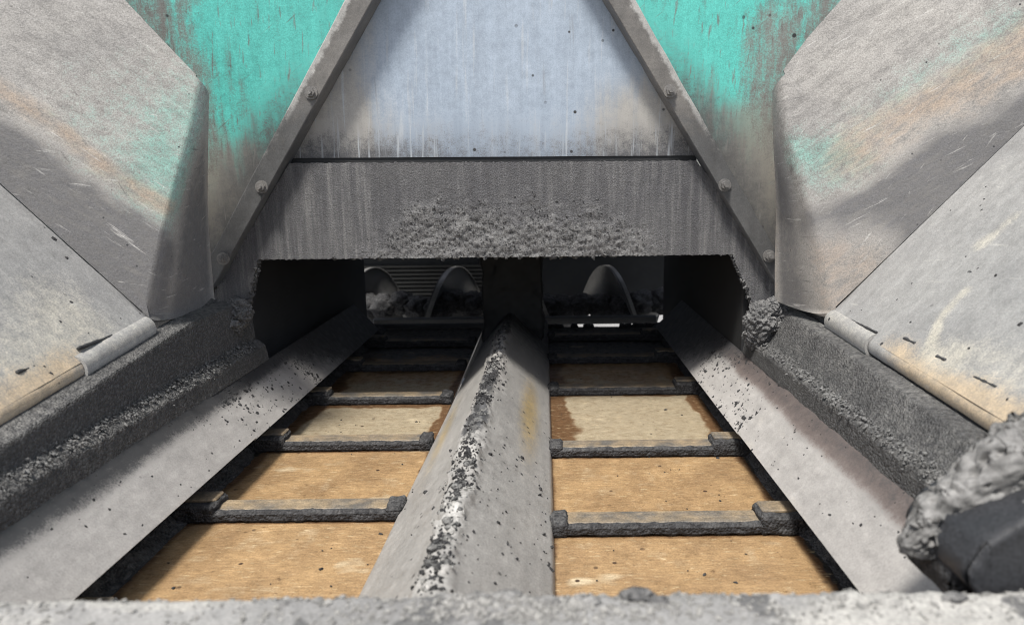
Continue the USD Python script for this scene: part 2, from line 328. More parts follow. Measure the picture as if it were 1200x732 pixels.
worn('ridge_steel', (0.30, 0.29, 0.275), (0.245, 0.238, 0.228), zones=[('r', (0.42, 0.41, 0.39), 2.4, 0.35, 1.1, 'nx'), ('g', (0.30, 0.225, 0.11), 1.4, 0.2, 1.0, 'nx'), ('b', (0.045, 0.045, 0.047), 2.2, 0.25, 0.9, 'nx')],
     rough=0.36, rough2=0.6, streak=(30, 6, 30), streak_amt=0.12, speck_amt=0.2, bump=0.35, pits=0.16, pit_scale=30)
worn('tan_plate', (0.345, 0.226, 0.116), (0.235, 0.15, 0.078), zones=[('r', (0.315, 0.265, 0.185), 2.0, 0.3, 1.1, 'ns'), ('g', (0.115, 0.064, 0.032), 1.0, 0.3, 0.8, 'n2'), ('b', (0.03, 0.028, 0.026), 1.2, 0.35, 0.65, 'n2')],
     rough=0.22, rough2=0.42, streak=(26, 170, 26), streak_amt=0.24, speck_amt=0.26, bump=0.3, bump_scale=110, pits=0.13, pit_scale=20, pit_col=(0.05, 0.03, 0.02), spec=0.6, big=7.0, scratch=(((0, 0, 0), (34, 150, 34), 0.60, 0.72, (0.50, 0.40, 0.25)), ((0, 0, 0.5), (60, 60, 60), 0.66, 0.72, (0.12, 0.07, 0.035)), ((0, 0, 0), (3.5, 6, 3), 0.64, 0.70, (0.50, 0.42, 0.29))))
worn('flange_steel', (0.10, 0.096, 0.092), (0.15, 0.14, 0.128), zones=[('r', (0.33, 0.325, 0.31), 1.2, 0.45, 0.8, 'n2'), ('b', (0.07, 0.07, 0.07), 1.2, 0.35, 0.8, 'n2')],
     rough=0.45, rough2=0.65, streak=(20, 20, 8), streak_amt=0.2, speck_amt=0.2, bump=0.3)
worn('bolt_steel', (0.15, 0.145, 0.14), (0.2, 0.19, 0.18), rough=0.45, rough2=0.6, metallic=0.3, bump=0.4)
worn('slat_top', (0.105, 0.096, 0.084), (0.25, 0.19, 0.12), rough=0.5, rough2=0.75, big=14.0, streak=(24, 120, 24), streak_amt=0.25, speck_amt=0.35, bump=0.3)
worn('dark_steel', (0.026, 0.027, 0.029), (0.045, 0.046, 0.048), rough=0.5, rough2=0.8, speck_amt=0.3, bump=0.5)
worn('auger_steel', (0.055, 0.055, 0.055), (0.08, 0.079, 0.077), rough=0.4, rough2=0.6, metallic=0.2, bump=0.3)
worn('rim_steel', (0.24, 0.237, 0.23), (0.16, 0.158, 0.155), rough=0.35, rough2=0.5, metallic=0.3)
worn('flight_steel', (0.075, 0.074, 0.073), (0.05, 0.05, 0.05), rough=0.4, rough2=0.6, metallic=0.2, bump=0.3)
worn('rib_steel', (0.060, 0.058, 0.052), (0.04, 0.039, 0.036), rough=0.4, rough2=0.6, streak=(3, 60, 60), streak_amt=0.2, bump=0.2)
worn('black_rubber', (0.020, 0.021, 0.024), (0.035, 0.037, 0.042), rough=0.5, rough2=0.7, speck_amt=0.5, bump=0.4, pits=0.12, pit_scale=40, pit_col=(0.14, 0.14, 0.14))
worn('ground_asphalt', (0.30, 0.295, 0.285), (0.25, 0.245, 0.24), rough=0.9, bump=0.8, speck_amt=0.35)
worn('lip_dust', (0.28, 0.277, 0.27), (0.20, 0.198, 0.195), zones=[('r', (0.36, 0.352, 0.33), 1.8, 0.4, 1.1, 'nx'), ('b', (0.10, 0.10, 0.10), 1.4, 0.45, 0.8, 'n2')], rough=0.8, speck_amt=0.3, bump=0.7, bump_scale=60)
asphalt('caked_dark', (0.022, 0.022, 0.024), (0.16, 0.158, 0.155), 170, 0.55)
asphalt('caked_ledge', (0.045, 0.045, 0.046), (0.22, 0.215, 0.205), 190, 0.6)
asphalt('caked_lump', (0.075, 0.075, 0.076), (0.27, 0.265, 0.26), 200, 0.95)
asphalt('caked_ridge', (0.035, 0.035, 0.036), (0.34, 0.335, 0.32), 190, 0.75)
asphalt('caked_grey', (0.055, 0.055, 0.056), (0.27, 0.265, 0.258), 150, 0.85)
asphalt('caked_pale', (0.09, 0.09, 0.088), (0.33, 0.325, 0.315), 120, 0.9)
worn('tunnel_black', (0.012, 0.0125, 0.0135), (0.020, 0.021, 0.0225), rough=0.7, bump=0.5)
asphalt('porous_pale', (0.10, 0.098, 0.095), (0.30, 0.295, 0.287), 70, 0.95, bump=0.7)
asphalt('grit_grey', (0.07, 0.07, 0.07), (0.27, 0.268, 0.26), 220, 0.8, bump=0.4)
asphalt('crumb_black', (0.018, 0.018, 0.019), (0.09, 0.09, 0.09), 220, 0.35, bump=0.4)
asphalt('crumb_pale', (0.16, 0.158, 0.15), (0.40, 0.39, 0.37), 220, 0.8, bump=0.4)

# ------------------------------------------------------------------ setting
gm = trimesh.creation.box(extents=(120, 120, 0.2)); gm.apply_translation((0, 20, -0.75))
obj('ground', gm, 'ground_asphalt', kind='structure', smooth=False, label='pale paved ground under and behind the paver', cat='ground')

# ------------------------------------------------------------------ measured frame of the machine
YW = 2.32                                   # front wall of the tractor
WALL = ((0, YW, 0), (0, 1, 0)); DEFL = ((0, YW - 0.03, 0), (0, 1, 0)); FLAN = ((0, YW - 0.075, 0), (0, 1, 0))
YS = 1.875                                  # joint of the conveyor side plates
LL, LU = (-0.82, 0.10), (-0.936, 0.226)     # left side plate, lower and upper edge (x, z)
RL, RU = (0.535, 0.10), (0.662, 0.230)
paver = thing('asphalt_paver', 'weathered steel tractor front of an asphalt paver with pale blue centre panel and teal cheeks', 'paver', (0, YW, -0.65))

# --- front wall panel
fp = [on(x, y, WALL) for x, y in ((352, 187), (805, 184))]
a, b = on(340, 189, WALL), on(815, 186, WALL); at_, bt = on(437, 0, WALL), on(712, 0, WALL)
ka, kb = at_ + (at_ - a) * 0.7, bt + (bt - b) * 0.7
zseam = a[2]
def z_panel(P):
    n = fb(P, 5, 4, 3); st = fba(P, 16, 16, 1.5, 3, 8)
    h = P[:, 2] - zseam
    low = 1 - sstep(-0.02, 0.16 + 0.08 * n, h)
    xl = sstep(-0.42, -0.62, P[:, 0]); xr = sstep(0.05, 0.3, P[:, 0])
    dusty = np.maximum(xl * (1 - sstep(0.35, 0.75, h)), xr * (1 - sstep(0.12, 0.4, h))) * (0.55 + 0.7 * st) + 0.75 * (1 - sstep(0.05, 0.30, h)) * st * 1.3
    return np.stack([dusty * 0.8, 0 * n, low * (0.9 + 0.5 * (n - .5)) * (0.72 + 0.3 * np.maximum(xl, xr))], 1)
obj('front_panel', plate([a + (-.05, 0, .010), b + (.05, 0, .010), kb + (.05, 0, 0), ka + (-.05, 0, 0)], 0.02, 0.016, lambda P: 0.004 * (fb(P, 2.5, 2, 1) - .5)), 'panel_paint', paver, z_panel)
# --- deflector below the joint, with its two legs and the caked centre
def crust_mask(P):
    n = fb(P, 5, 5, 21); n2 = fb(P, 24, 4, 22)
    cx = (P[:, 0] + 0.12) / 0.52; cz = (P[:, 2] - 0.56) / 0.21
    return sstep(-0.1, 0.75, 1.12 - (np.abs(cx) ** 3 + np.maximum(cz, 0) ** 1.5) + 1.3 * (n - 0.55) + .5 * (n2 - .5))
def d_defl(P):
    c = crust_mask(P)
    r = 1 - np.abs(2 * fba(P, 62, 62, 80, 2, 4) - 1)
    return 0.002 * (fb(P, 60, 3, 2) - .5) + c * (0.001 + 0.016 * (fba(P, 14, 14, 20, 3, 24) - .38) + 0.005 * (r - .6) + .008 * (fb(P, 90, 2, 25) - .5))
def z_defl(P):
    n = fba(P, 22, 22, 2.0, 3, 31)
    return np.stack([0.35 + 0.5 * (n - .5) + 0.15 * sstep(.0, .2, np.abs(P[:, 0] + .1) - .3), 0 * n, crust_mask(P) * 0.75], 1)
dp = [on(x, y, DEFL) for x, y in ((339, 191.5), (816, 188.5), (870, 255), (912, 328), (914, 372), (889, 372), (858, 298), (302, 304), (283, 392), (252, 380), (250, 345), (262, 322))]
defl = plate(dp, 0.028, 0.0050, d_defl, jitter=0.0015, seed=5)
obj('deflector_plate', defl, 'deflector_steel', paver, z_defl, label='dark sooty deflector plate with a caked asphalt crust over the conveyor opening')
obj('joint_bar', box(on(338, 194, WALL) + (0, .004, -.03), on(817, 186, WALL) + (0, .018, .03)), 'tunnel_black', paver)

for x0, x1 in ((-1.75, -1.03), (.70, 1.6)):
    obj('back_sheet', box((x0, YW + .02, -.3), (x1, YW + .03, 1.1)), 'dark_steel', paver)
P, N = scatter(defl, 1500, 41, lambda c: crust_mask(c) ** 1.2 * (.25 + fb(c, 9, 3, 26)), (0, -1, 0))
obj('deflector_grit', chips(P + N * .001, N, sizes(len(P), .0012, .0040, 42), 43, .6), 'caked_grey', paver, smooth=False, kind='stuff')
# --- corner flanges and teal cheeks
def flange(side):
    if side < 0:
        o0, o1, i0, i1 = (404, 0), (243, 306), (437, 0), (270, 300)
    else:
        o0, o1, i0, i1 = (745, 0), (916, 305), (712, 0), (890, 300)
    O0, O1, I0, I1 = (on(*p, FLAN) for p in (o0, o1, i0, i1))
    O0, I0, O1, I1 = O0 + (O0 - O1) * .45, I0 + (I0 - I1) * .45, O1 + (O1 - O0) * .13, I1 + (I1 - I0) * .13
    G = np.zeros((90, 9, 3)); t = np.linspace(0, 1, 90)[:, None]
    A, B = O1 + (O0 - O1) * t, I1 + (I0 - I1) * t
    cross = [(0, .075), (0.0, .004), (.02, .0), (.06, 0), (.5, .002), (.94, 0), (.98, .0), (1.0, .004), (1.0, .072)]
    for j, (u, dy) in enumerate(cross): G[:, j] = A + (B - A) * u + np.array([0, dy, 0])
    def zf(P):
        n = fb(P, 9, 3, 17)
        d = segd(P, O0, O1)  # outer edge, where a pale lit line is painted on
        return np.stack([1.0 * (d < 0.009) * (.6 + .8 * n) + 0.22 * n, 0 * n, sstep(1.2, .8, P[:, 2]) * (.35 + 0.9 * n) + .15], 1)
    f = obj('corner_flange', sheet(G, 0.006, (0, -1, 0), lambda P: 0.004 * (fb(P, 12, 3, 6) - .5)), 'flange_steel', paver, zf,
            label='bolted corner flange along the left edge of the blue panel' if side < 0 else 'bolted corner flange along the right edge of the blue panel')
    for (px, py) in (((365, 109), (307, 219), (262, 303)) if side < 0 else ((785, 107), (849, 217), (901, 300))):
        c = on(px, py, FLAN) + np.array([0, -.002, 0])
        ms_ = []
        w = trimesh.creation.cylinder(.020, .006, sections=24); hx = trimesh.creation.cylinder(.0135, .016, sections=6); st = trimesh.creation.cylinder(.0068, .034, sections=14)
        hx.apply_translation((0, 0, .007)); st.apply_translation((0, 0, .008))
        R = trimesh.transformations.rotation_matrix(math.pi / 2, (1, 0, 0)) @ trimesh.transformations.rotation_matrix(px * .7, (0, 0, 1))
        bm = trimesh.util.concatenate([w, hx, st]); bm.apply_transform(R); bm.apply_translation(c)
        obj('bolt', bm, 'bolt_steel', f, smooth=30)
    return O0, O1
FO = {s: flange(s) for s in (-1, 1)}
def cheek(side):
    O0, O1 = FO[side]; O0 = O0 + (0, .03, 0); O1 = O1 + (0, .03, 0)
    out = np.array([side * 0.95, -0.16, 0.0])
    O2 = O1 + (O1 - O0) * 0.30
    pts = [O0, O2, O2 + out * 0.36, O1 + out * 0.5 + (0, 0, .2), O0 + out * 0.75]
    pl = plane3(O0, O1, O1 + out)
    q = lambda x, y: on(x, y, pl)
    def zf(P):
        st = fba(P, 14, 14, 1.6, 4, 41 + side); n = fb(P, 6, 4, 50 + side); n3 = fb(P, 22, 4, 57)
        if side < 0:
            top = sstep(q(0, 260)[2], q(0, 70)[2], P[:, 2] - 0.16 * (st - .5) - .1 * (n3 - .5))
            edge = sstep(0.02, 0.26, polyd(P, [q(90, -60), q(150, 0), q(200, 60), q(245, 130), q(262, 260)]) + .3 * (n - .5) + .05)
        else:
            top = sstep(q(0, 250)[2], q(0, 60)[2], P[:, 2] - 0.16 * (st - .5) - .1 * (n3 - .5))
            edge = sstep(0.02, 0.28, polyd(P, [q(1060, -70), q(985, 0), q(925, 70), q(898, 130), q(890, 260)]) + .22 * (n - .5))
        teal = np.minimum(top * 1.05, 0.36 + edge * .75)
        fl = sstep(0.20, 0.0, segd(P, O0, O1)) * (.35 + .65 * sstep(q(0, 20)[2], q(0, 170)[2], P[:, 2]))  # soft shadow beside the flange, painted into the sheet colour
        low = sstep(q(0, 190)[2], q(0, 300)[2], P[:, 2] + .1 * (n - .5))
        return np.stack([teal * (0.55 + 0.7 * st), 0.75 * (1 - edge) * sstep(q(0, 90)[2], q(0, 180)[2], P[:, 2]) * (0.5 + st), np.maximum(fl * .8, low * 0.75)], 1)
    obj('side_panel', plate(pts, 0.008, 0.014, lambda P: 0.006 * (fb(P, 3, 2, 9) - .5)), 'teal_sheet', paver, zf,
        label='teal painted cheek panel left of the centre, worn to grey steel below' if side < 0 else 'teal painted cheek panel right of the centre, worn to grey steel below')
for s in (-1, 1): cheek(s)

# --- conveyor side plates (front and rear piece each side)
def side_plate(lo, hi, y0, y1, side, rear):
    th = 0.01
    d = np.array([-side, 0, 0.9])
    zu, zl = hi[1], lo[1]
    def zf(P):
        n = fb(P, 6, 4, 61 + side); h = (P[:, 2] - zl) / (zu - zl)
        up_ = sstep(0.45, 0.9, h + 0.14 * (n - .5))  # soft shadow under the step rail, painted as a dark band
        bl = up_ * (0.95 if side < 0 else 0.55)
        if rear: bl = np.maximum(bl, np.maximum(.22 + .5 * (n - .5), sstep(2.0, 2.85, P[:, 1] + .5 * (h - .4))) * .9)  # black flecks, plus tunnel shade painted in towards the rear
        br = sstep(0.5, 0.8, h + .16 * (n - .5)) * (0.8 if side > 0 else .0)  # same painted band, brown on the right plate
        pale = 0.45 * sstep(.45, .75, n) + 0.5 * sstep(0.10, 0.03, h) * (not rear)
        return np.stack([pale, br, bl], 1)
    e = np.array([hi[0] - lo[0], hi[1] - lo[1]])
    m = sweep([lo, hi], y0, y1, 0.012, th, d, lambda P: 0.003 * (fb(P, 5, 3, 12) - .5) + (0.004 * (fb(P, 60, 3, 13) - .45) if rear else 0))
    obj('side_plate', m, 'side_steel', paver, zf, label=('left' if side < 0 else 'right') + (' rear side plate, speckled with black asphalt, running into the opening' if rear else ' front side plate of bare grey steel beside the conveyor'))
    return m
SP = {}
for side, lo, hi in ((-1, LL, LU), (1, RL, RU)):
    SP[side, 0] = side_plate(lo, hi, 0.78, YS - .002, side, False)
    lo2, hi2 = (lo[0], lo[1] - .004), (hi[0], hi[1] - .004)
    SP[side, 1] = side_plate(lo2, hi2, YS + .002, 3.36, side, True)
# the wing hinges rise a little towards the tractor: (x, y and z of the inner end, rise per metre)
HINGE = {-1: (-1.01, 1.80, 0.430, .12), 1: (0.775, 1.94, 0.402, .055)}
# --- dark caked step between side plate and hinge
STEP = {-1: [(-0.934, 0.222), (-0.944, 0.268), (-0.952, .275), (-0.975, 0.292), (-0.983, 0.335), (-1.03, 0.350)],
        1: [(0.660, 0.226), (0.668, 0.272), (.674, .279), (0.698, 0.284), (0.752, 0.340), (0.79, 0.345)]}
for side in (-1, 1):
    def rise(G, side=side):
        hx, yb, hz, sl = HINGE[side]; z0 = .292 if side < 0 else .284; z1 = STEP[side][-2][1]
        w_ = np.clip((G[..., 2] - z0) / (z1 - z0), 0, 1.0); G[..., 2] += w_ * (hz + sl * (np.minimum(G[..., 1], yb + .1) - yb) - .018 - z1); return G
    m = sweep(STEP[side], 0.78, YW - .03, 0.008, 0.02, (-side, 0, .6),
              lambda P: 0.005 * (fb(P, 12, 3, 71) - .45) + .003 * (fb(P, 70, 2, 73) - .5) + 0.012 * (fb(P, 85, 2, 72) - .45) * np.exp(-((P[:, 2] - .28) / .016) ** 2), rise)
    obj('step_rail', m, 'caked_ledge', paver, smooth=60, label=('left' if side < 0 else 'right') + ' step rail caked with black asphalt between side plate and wing hinge')
    s = sweep([(LL[0] - .13, -.03), (LU[0] - .03, .20)] if side < 0 else [(RL[0] + .13, -.03), (RU[0] + .03, .20)], .78, 3.5, .05, .01, (-side, 0, 0))
    obj('skirt_plate', s, 'dark_steel', paver)
# --- centre chain guard (ridge)
def taper(G):
    t = np.clip((G[..., 1] - 1.2) / 2.5, -.2, 1.2)
    G[..., 0] += np.where(G[..., 0] < -.17, .055 * t * ((-.17 - G[..., 0]) / .2), 0) ; return G
AX, AZ = -0.172, 0.19
RIDGE = [(-0.374, 0.0), (-0.366, 0.02), (-0.215, 0.164), (-0.190, 0.184), (AX, 0.191), (-0.154, 0.183), (-0.128, 0.160), (0.008, 0.026), (0.012, 0.0)]
def apexw(P):
    n = fb(P, 9, 4, 83)
    cx = AX + 0.018 * (fba(P, 0, 5, 0, 3, 84) - .5) - .01
    w = 0.012 + 0.026 * fba(P, 0, 3.5, 0, 3, 85)
    return sstep(1.5, .5, np.abs(P[:, 0] - cx) / w + 0.9 * (n - .5)) * sstep(3.3, 2.8, P[:, 1])
ridge = sweep(RIDGE, 0.78, 3.9, 0.007, 0.012, (0, 0, 1), lambda P: 0.002 * (fb(P, 8, 2, 81) - .5) + apexw(P) * (0.030 * (fb(P, 28, 3, 82) - .35) + .030 * (fb(P, 80, 2, 88) - .45)), taper)
def z_ridge(P):
    n = fb(P, 7, 4, 86); a_ = apexw(P)
    yel = np.exp(-(((P[:, 0] + .055) / .035) ** 2)) * np.exp(-(((P[:, 1] - 2.1) / .42) ** 2)) + .8 * np.exp(-(((P[:, 0] + .31) / .03) ** 2)) * np.exp(-(((P[:, 1] - 2.0) / .4) ** 2))
    pale = a_ * sstep(.53, .62, fba(P, 0, 2.6, 0, 3, 87)) * .42 + .3 * sstep(.52, .7, n)
    dark = sstep(2.6, 3.3, P[:, 1]) * .9 + a_ * .95 * sstep(.60, .50, fba(P, 0, 2.6, 0, 3, 87))  # tunnel shade painted over the far end; crest black is asphalt
    return np.stack([pale, yel * .85, dark], 1)
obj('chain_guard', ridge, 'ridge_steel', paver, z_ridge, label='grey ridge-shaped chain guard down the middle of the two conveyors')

# --- floor plates under the slats
BARS = {-1: [1.12, 1.57, 2.02, 2.47, 2.93, 3.38], 1: [1.02, 1.485, 1.951, 2.555, 3.03, 3.48]}
XR = {-1: (-0.95, -0.352), 1: (0.004, 0.64)}
BAR_D, BAR_H = 0.062, 0.030
for side in (-1, 1):
    ys = [0.85] + [y + BAR_D / 2 for y in BARS[side]] + [3.83]
    x0, x1 = XR[side]; xe = -0.872 if side < 0 else 0.574; xi = x1 if side < 0 else x0
    for k in range(len(ys) - 1):
        def zf(P, k=k):
            n = fb(P, 6, 4, 90 + k); n2 = fb(P, 25, 3, 95)
            de = (P[:, 0] - xe) * (-side)             # distance inboard of the outer rim
            di = np.abs(P[:, 0] - xi)
            rim = np.minimum(np.minimum(de, di * 1.6), np.minimum(P[:, 1] - ys[k], (ys[k + 1] - P[:, 1])) * 1.3)
            far = sstep(1.98, 2.10, P[:, 1]); yb_ = ys[k + 1] - P[:, 1]
            brown = sstep(.045, .0, rim + .06 * (n - .55)) * .9
            far_rim = np.minimum(np.minimum(de, yb_ * 1.1), di * (.8 if side > 0 else 2.0)) + .10 * (n - .5)  # far plates: distance for the brown rim around a pale patch
            brown = np.maximum(brown, far * sstep(.085, .045, far_rim + .03 * (n2 - .5)) * .9)
            brown = np.maximum(brown, sstep(2.62, 2.9, P[:, 1] + .4 * (n - .5)) * .25)  # tunnel dimness painted in as brown
            brown = np.maximum(brown, .8 * sstep(.014, .004, yb_ - BAR_D / 2 - .006 + .006 * (n2 - .5)) * (k < len(ys) - 2))  # wet line under each bar, with the bar's shadow painted in
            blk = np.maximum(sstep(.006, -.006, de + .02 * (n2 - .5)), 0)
            pale = .5 * sstep(.45, .75, n2) * sstep(.03, .1, rim) + .95 * far * sstep(.035, .07, far_rim + .03 * (n2 - .5)) * sstep(2.95, 2.6, P[:, 1])
            blk = np.maximum(blk, sstep(2.95, 3.3, P[:, 1] + .3 * (n - .5)) * .8)  # far plates blackened to paint in the tunnel shade
            return np.stack([pale, brown, blk], 1)
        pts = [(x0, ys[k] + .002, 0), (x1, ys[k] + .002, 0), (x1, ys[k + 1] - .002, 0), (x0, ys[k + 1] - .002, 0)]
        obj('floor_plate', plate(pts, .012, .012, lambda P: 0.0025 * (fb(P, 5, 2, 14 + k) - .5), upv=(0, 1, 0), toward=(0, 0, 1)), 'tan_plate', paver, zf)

# --- tunnel behind the opening
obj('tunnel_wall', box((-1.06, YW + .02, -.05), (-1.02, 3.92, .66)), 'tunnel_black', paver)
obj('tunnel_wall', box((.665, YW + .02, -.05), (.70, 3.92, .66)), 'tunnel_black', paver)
obj('tunnel_shade_roof', box((-1.06, YW + .02, .62), (.70, 4.13, .66)), 'tunnel_black', paver)  # tunnel ceiling, rear end cut so skylight reaches the augers
obj('tunnel_shade_roof', box((-1.6, 4.36, .63), (1.5, 5.0, .67)), 'tunnel_black', paver)  # unseen cover added to keep skylight off the back plates
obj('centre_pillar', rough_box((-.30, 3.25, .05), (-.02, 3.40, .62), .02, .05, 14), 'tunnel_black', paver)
for x0, x1 in ((-1.0, -.22), (-.12, .64)):
    obj('rear_bar', box((x0, 3.96, -.013), (x1, 4.01, .03), .006), 'auger_steel', paver)
    if x0 < -.5: obj('rear_bar', box((x0, 3.80, .005), (x1, 3.83, .03), .005), 'dark_steel', paver)

rs = random.Random(4)
xs_ = np.concatenate([np.arange(a_, b_, .012) for a_, b_ in ((.015, .098), (.150, .168), (.214, .250), (.416, .466), (.484, .645))])
lm_ = [lump((x_ + rs.uniform(-.003, .003), 3.805, .006), (.013, .012, .014 + rs.uniform(0, .006)), 300 + k, .3, 2) for k, x_ in enumerate(xs_)]
obj('caked_mix', trimesh.util.concatenate(lm_), 'caked_dark', paver, smooth=60, kind='stuff')
# ragged crumbs hanging under the deflector edge
e0, e1 = on(303, 303, DEFL), on(857, 297, DEFL); rg = np.random.default_rng(77); u_ = rg.random(260)
hp = e0 + (e1 - e0) * u_[:, None] + np.stack([0 * u_, .012 + rg.uniform(-.01, .012, 260), rg.uniform(-.006, .003, 260)], 1)
sp, sn_ = [], []
for A_, B_, sx in ((on(302, 304, DEFL), on(283, 392, DEFL), 1), (on(858, 298, DEFL), on(889, 372, DEFL), -1)):
    v_ = rg.random(130); sp.append(A_ + (B_ - A_) * v_[:, None] + np.stack([sx * rg.uniform(-.003, .006, 130), .012 + rg.uniform(-.012, .012, 130), 0 * v_], 1)); sn_.append(np.tile([sx * .95, -.3, 0], (130, 1)))
obj('edge_crust', chips(np.vstack(sp), np.vstack(sn_), sizes(260, .003, .011, 80), 81, .8), 'caked_grey', paver, smooth=False, kind='stuff')
obj('edge_crust', chips(hp, np.tile([0, -.3, -.95], (260, 1)), sizes(260, .003, .011, 78) * (.5 + .8 * (np.abs(u_ - .45) < .3)), 79, .9), 'caked_grey', paver, smooth=False, kind='stuff')
# ------------------------------------------------------------------ slat conveyors
for side in (-1, 1):
    sc = thing('slat_conveyor', 'slat conveyor left of the ridge, flat steel bars with black asphalt-caked fronts' if side < 0 else 'slat conveyor right of the ridge, flat steel bars with black asphalt-caked fronts',
               'conveyor', ((-.65 if side < 0 else .3), 2.3, 0))
    x0, x1 = (-0.93, -0.350) if side < 0 else (0.006, 0.61)
    for i, y in enumerate(BARS[side]):
        rng = random.Random(i * 7 + side)
        f0 = rough_box((x0, y - .010, .002), (x1, y + .010, BAR_H - .001), .010, .010, 50, i)
        top = box((x0 + .01, y + .004, .002), (x1 - .01, y + BAR_D, BAR_H), .004)
        sl = obj('slat', top, 'slat_top', sc, smooth=30)
        obj('caked_face', f0, 'caked_dark', sl, smooth=60)
        ox = (-.93, -.80) if side < 0 else (.485, .612)
        ix = (-.392, -.352) if side < 0 else (.006, .045)
        obj('end_block', rough_box((ox[0], y - .012, .002), (ox[1], y + BAR_D + .006, .046), .010, .016, 45, i + 20), 'caked_dark', sl, smooth=60)
        obj('end_cap', box((ox[0] + .008, y + .012, .044), (ox[1] - .006, y + BAR_D, .0525), .003), 'slat_top', sl, smooth=30)
        obj('end_block', rough_box((ix[0], y - .012, .002), (ix[1], y + BAR_D, .037), .009, .014, 45, i + 40), 'caked_dark', sl, smooth=60)
    cx0, cx1 = (-.955, -.868) if side < 0 else (.572, .65)
    def dd(P):
        e = (P[:, 0] - cx1) if side < 0 else (cx0 - P[:, 0])
        return 0.034 * sstep(0.008, -.05, e + .05 * (fb(P, 14, 4, 33) - .5)) * (0.5 + .9 * fb(P, 40, 4, 34)) - .004
    ck = plate([(cx0, .8, .001), (cx1, .8, .001), (cx1, 3.8, .001), (cx0, 3.8, .001)], .004, .010, dd, upv=(0, 1, 0), toward=(0, 0, 1))
    obj('caked_track', ck, 'caked_dark', sc, smooth=60, kind='stuff')

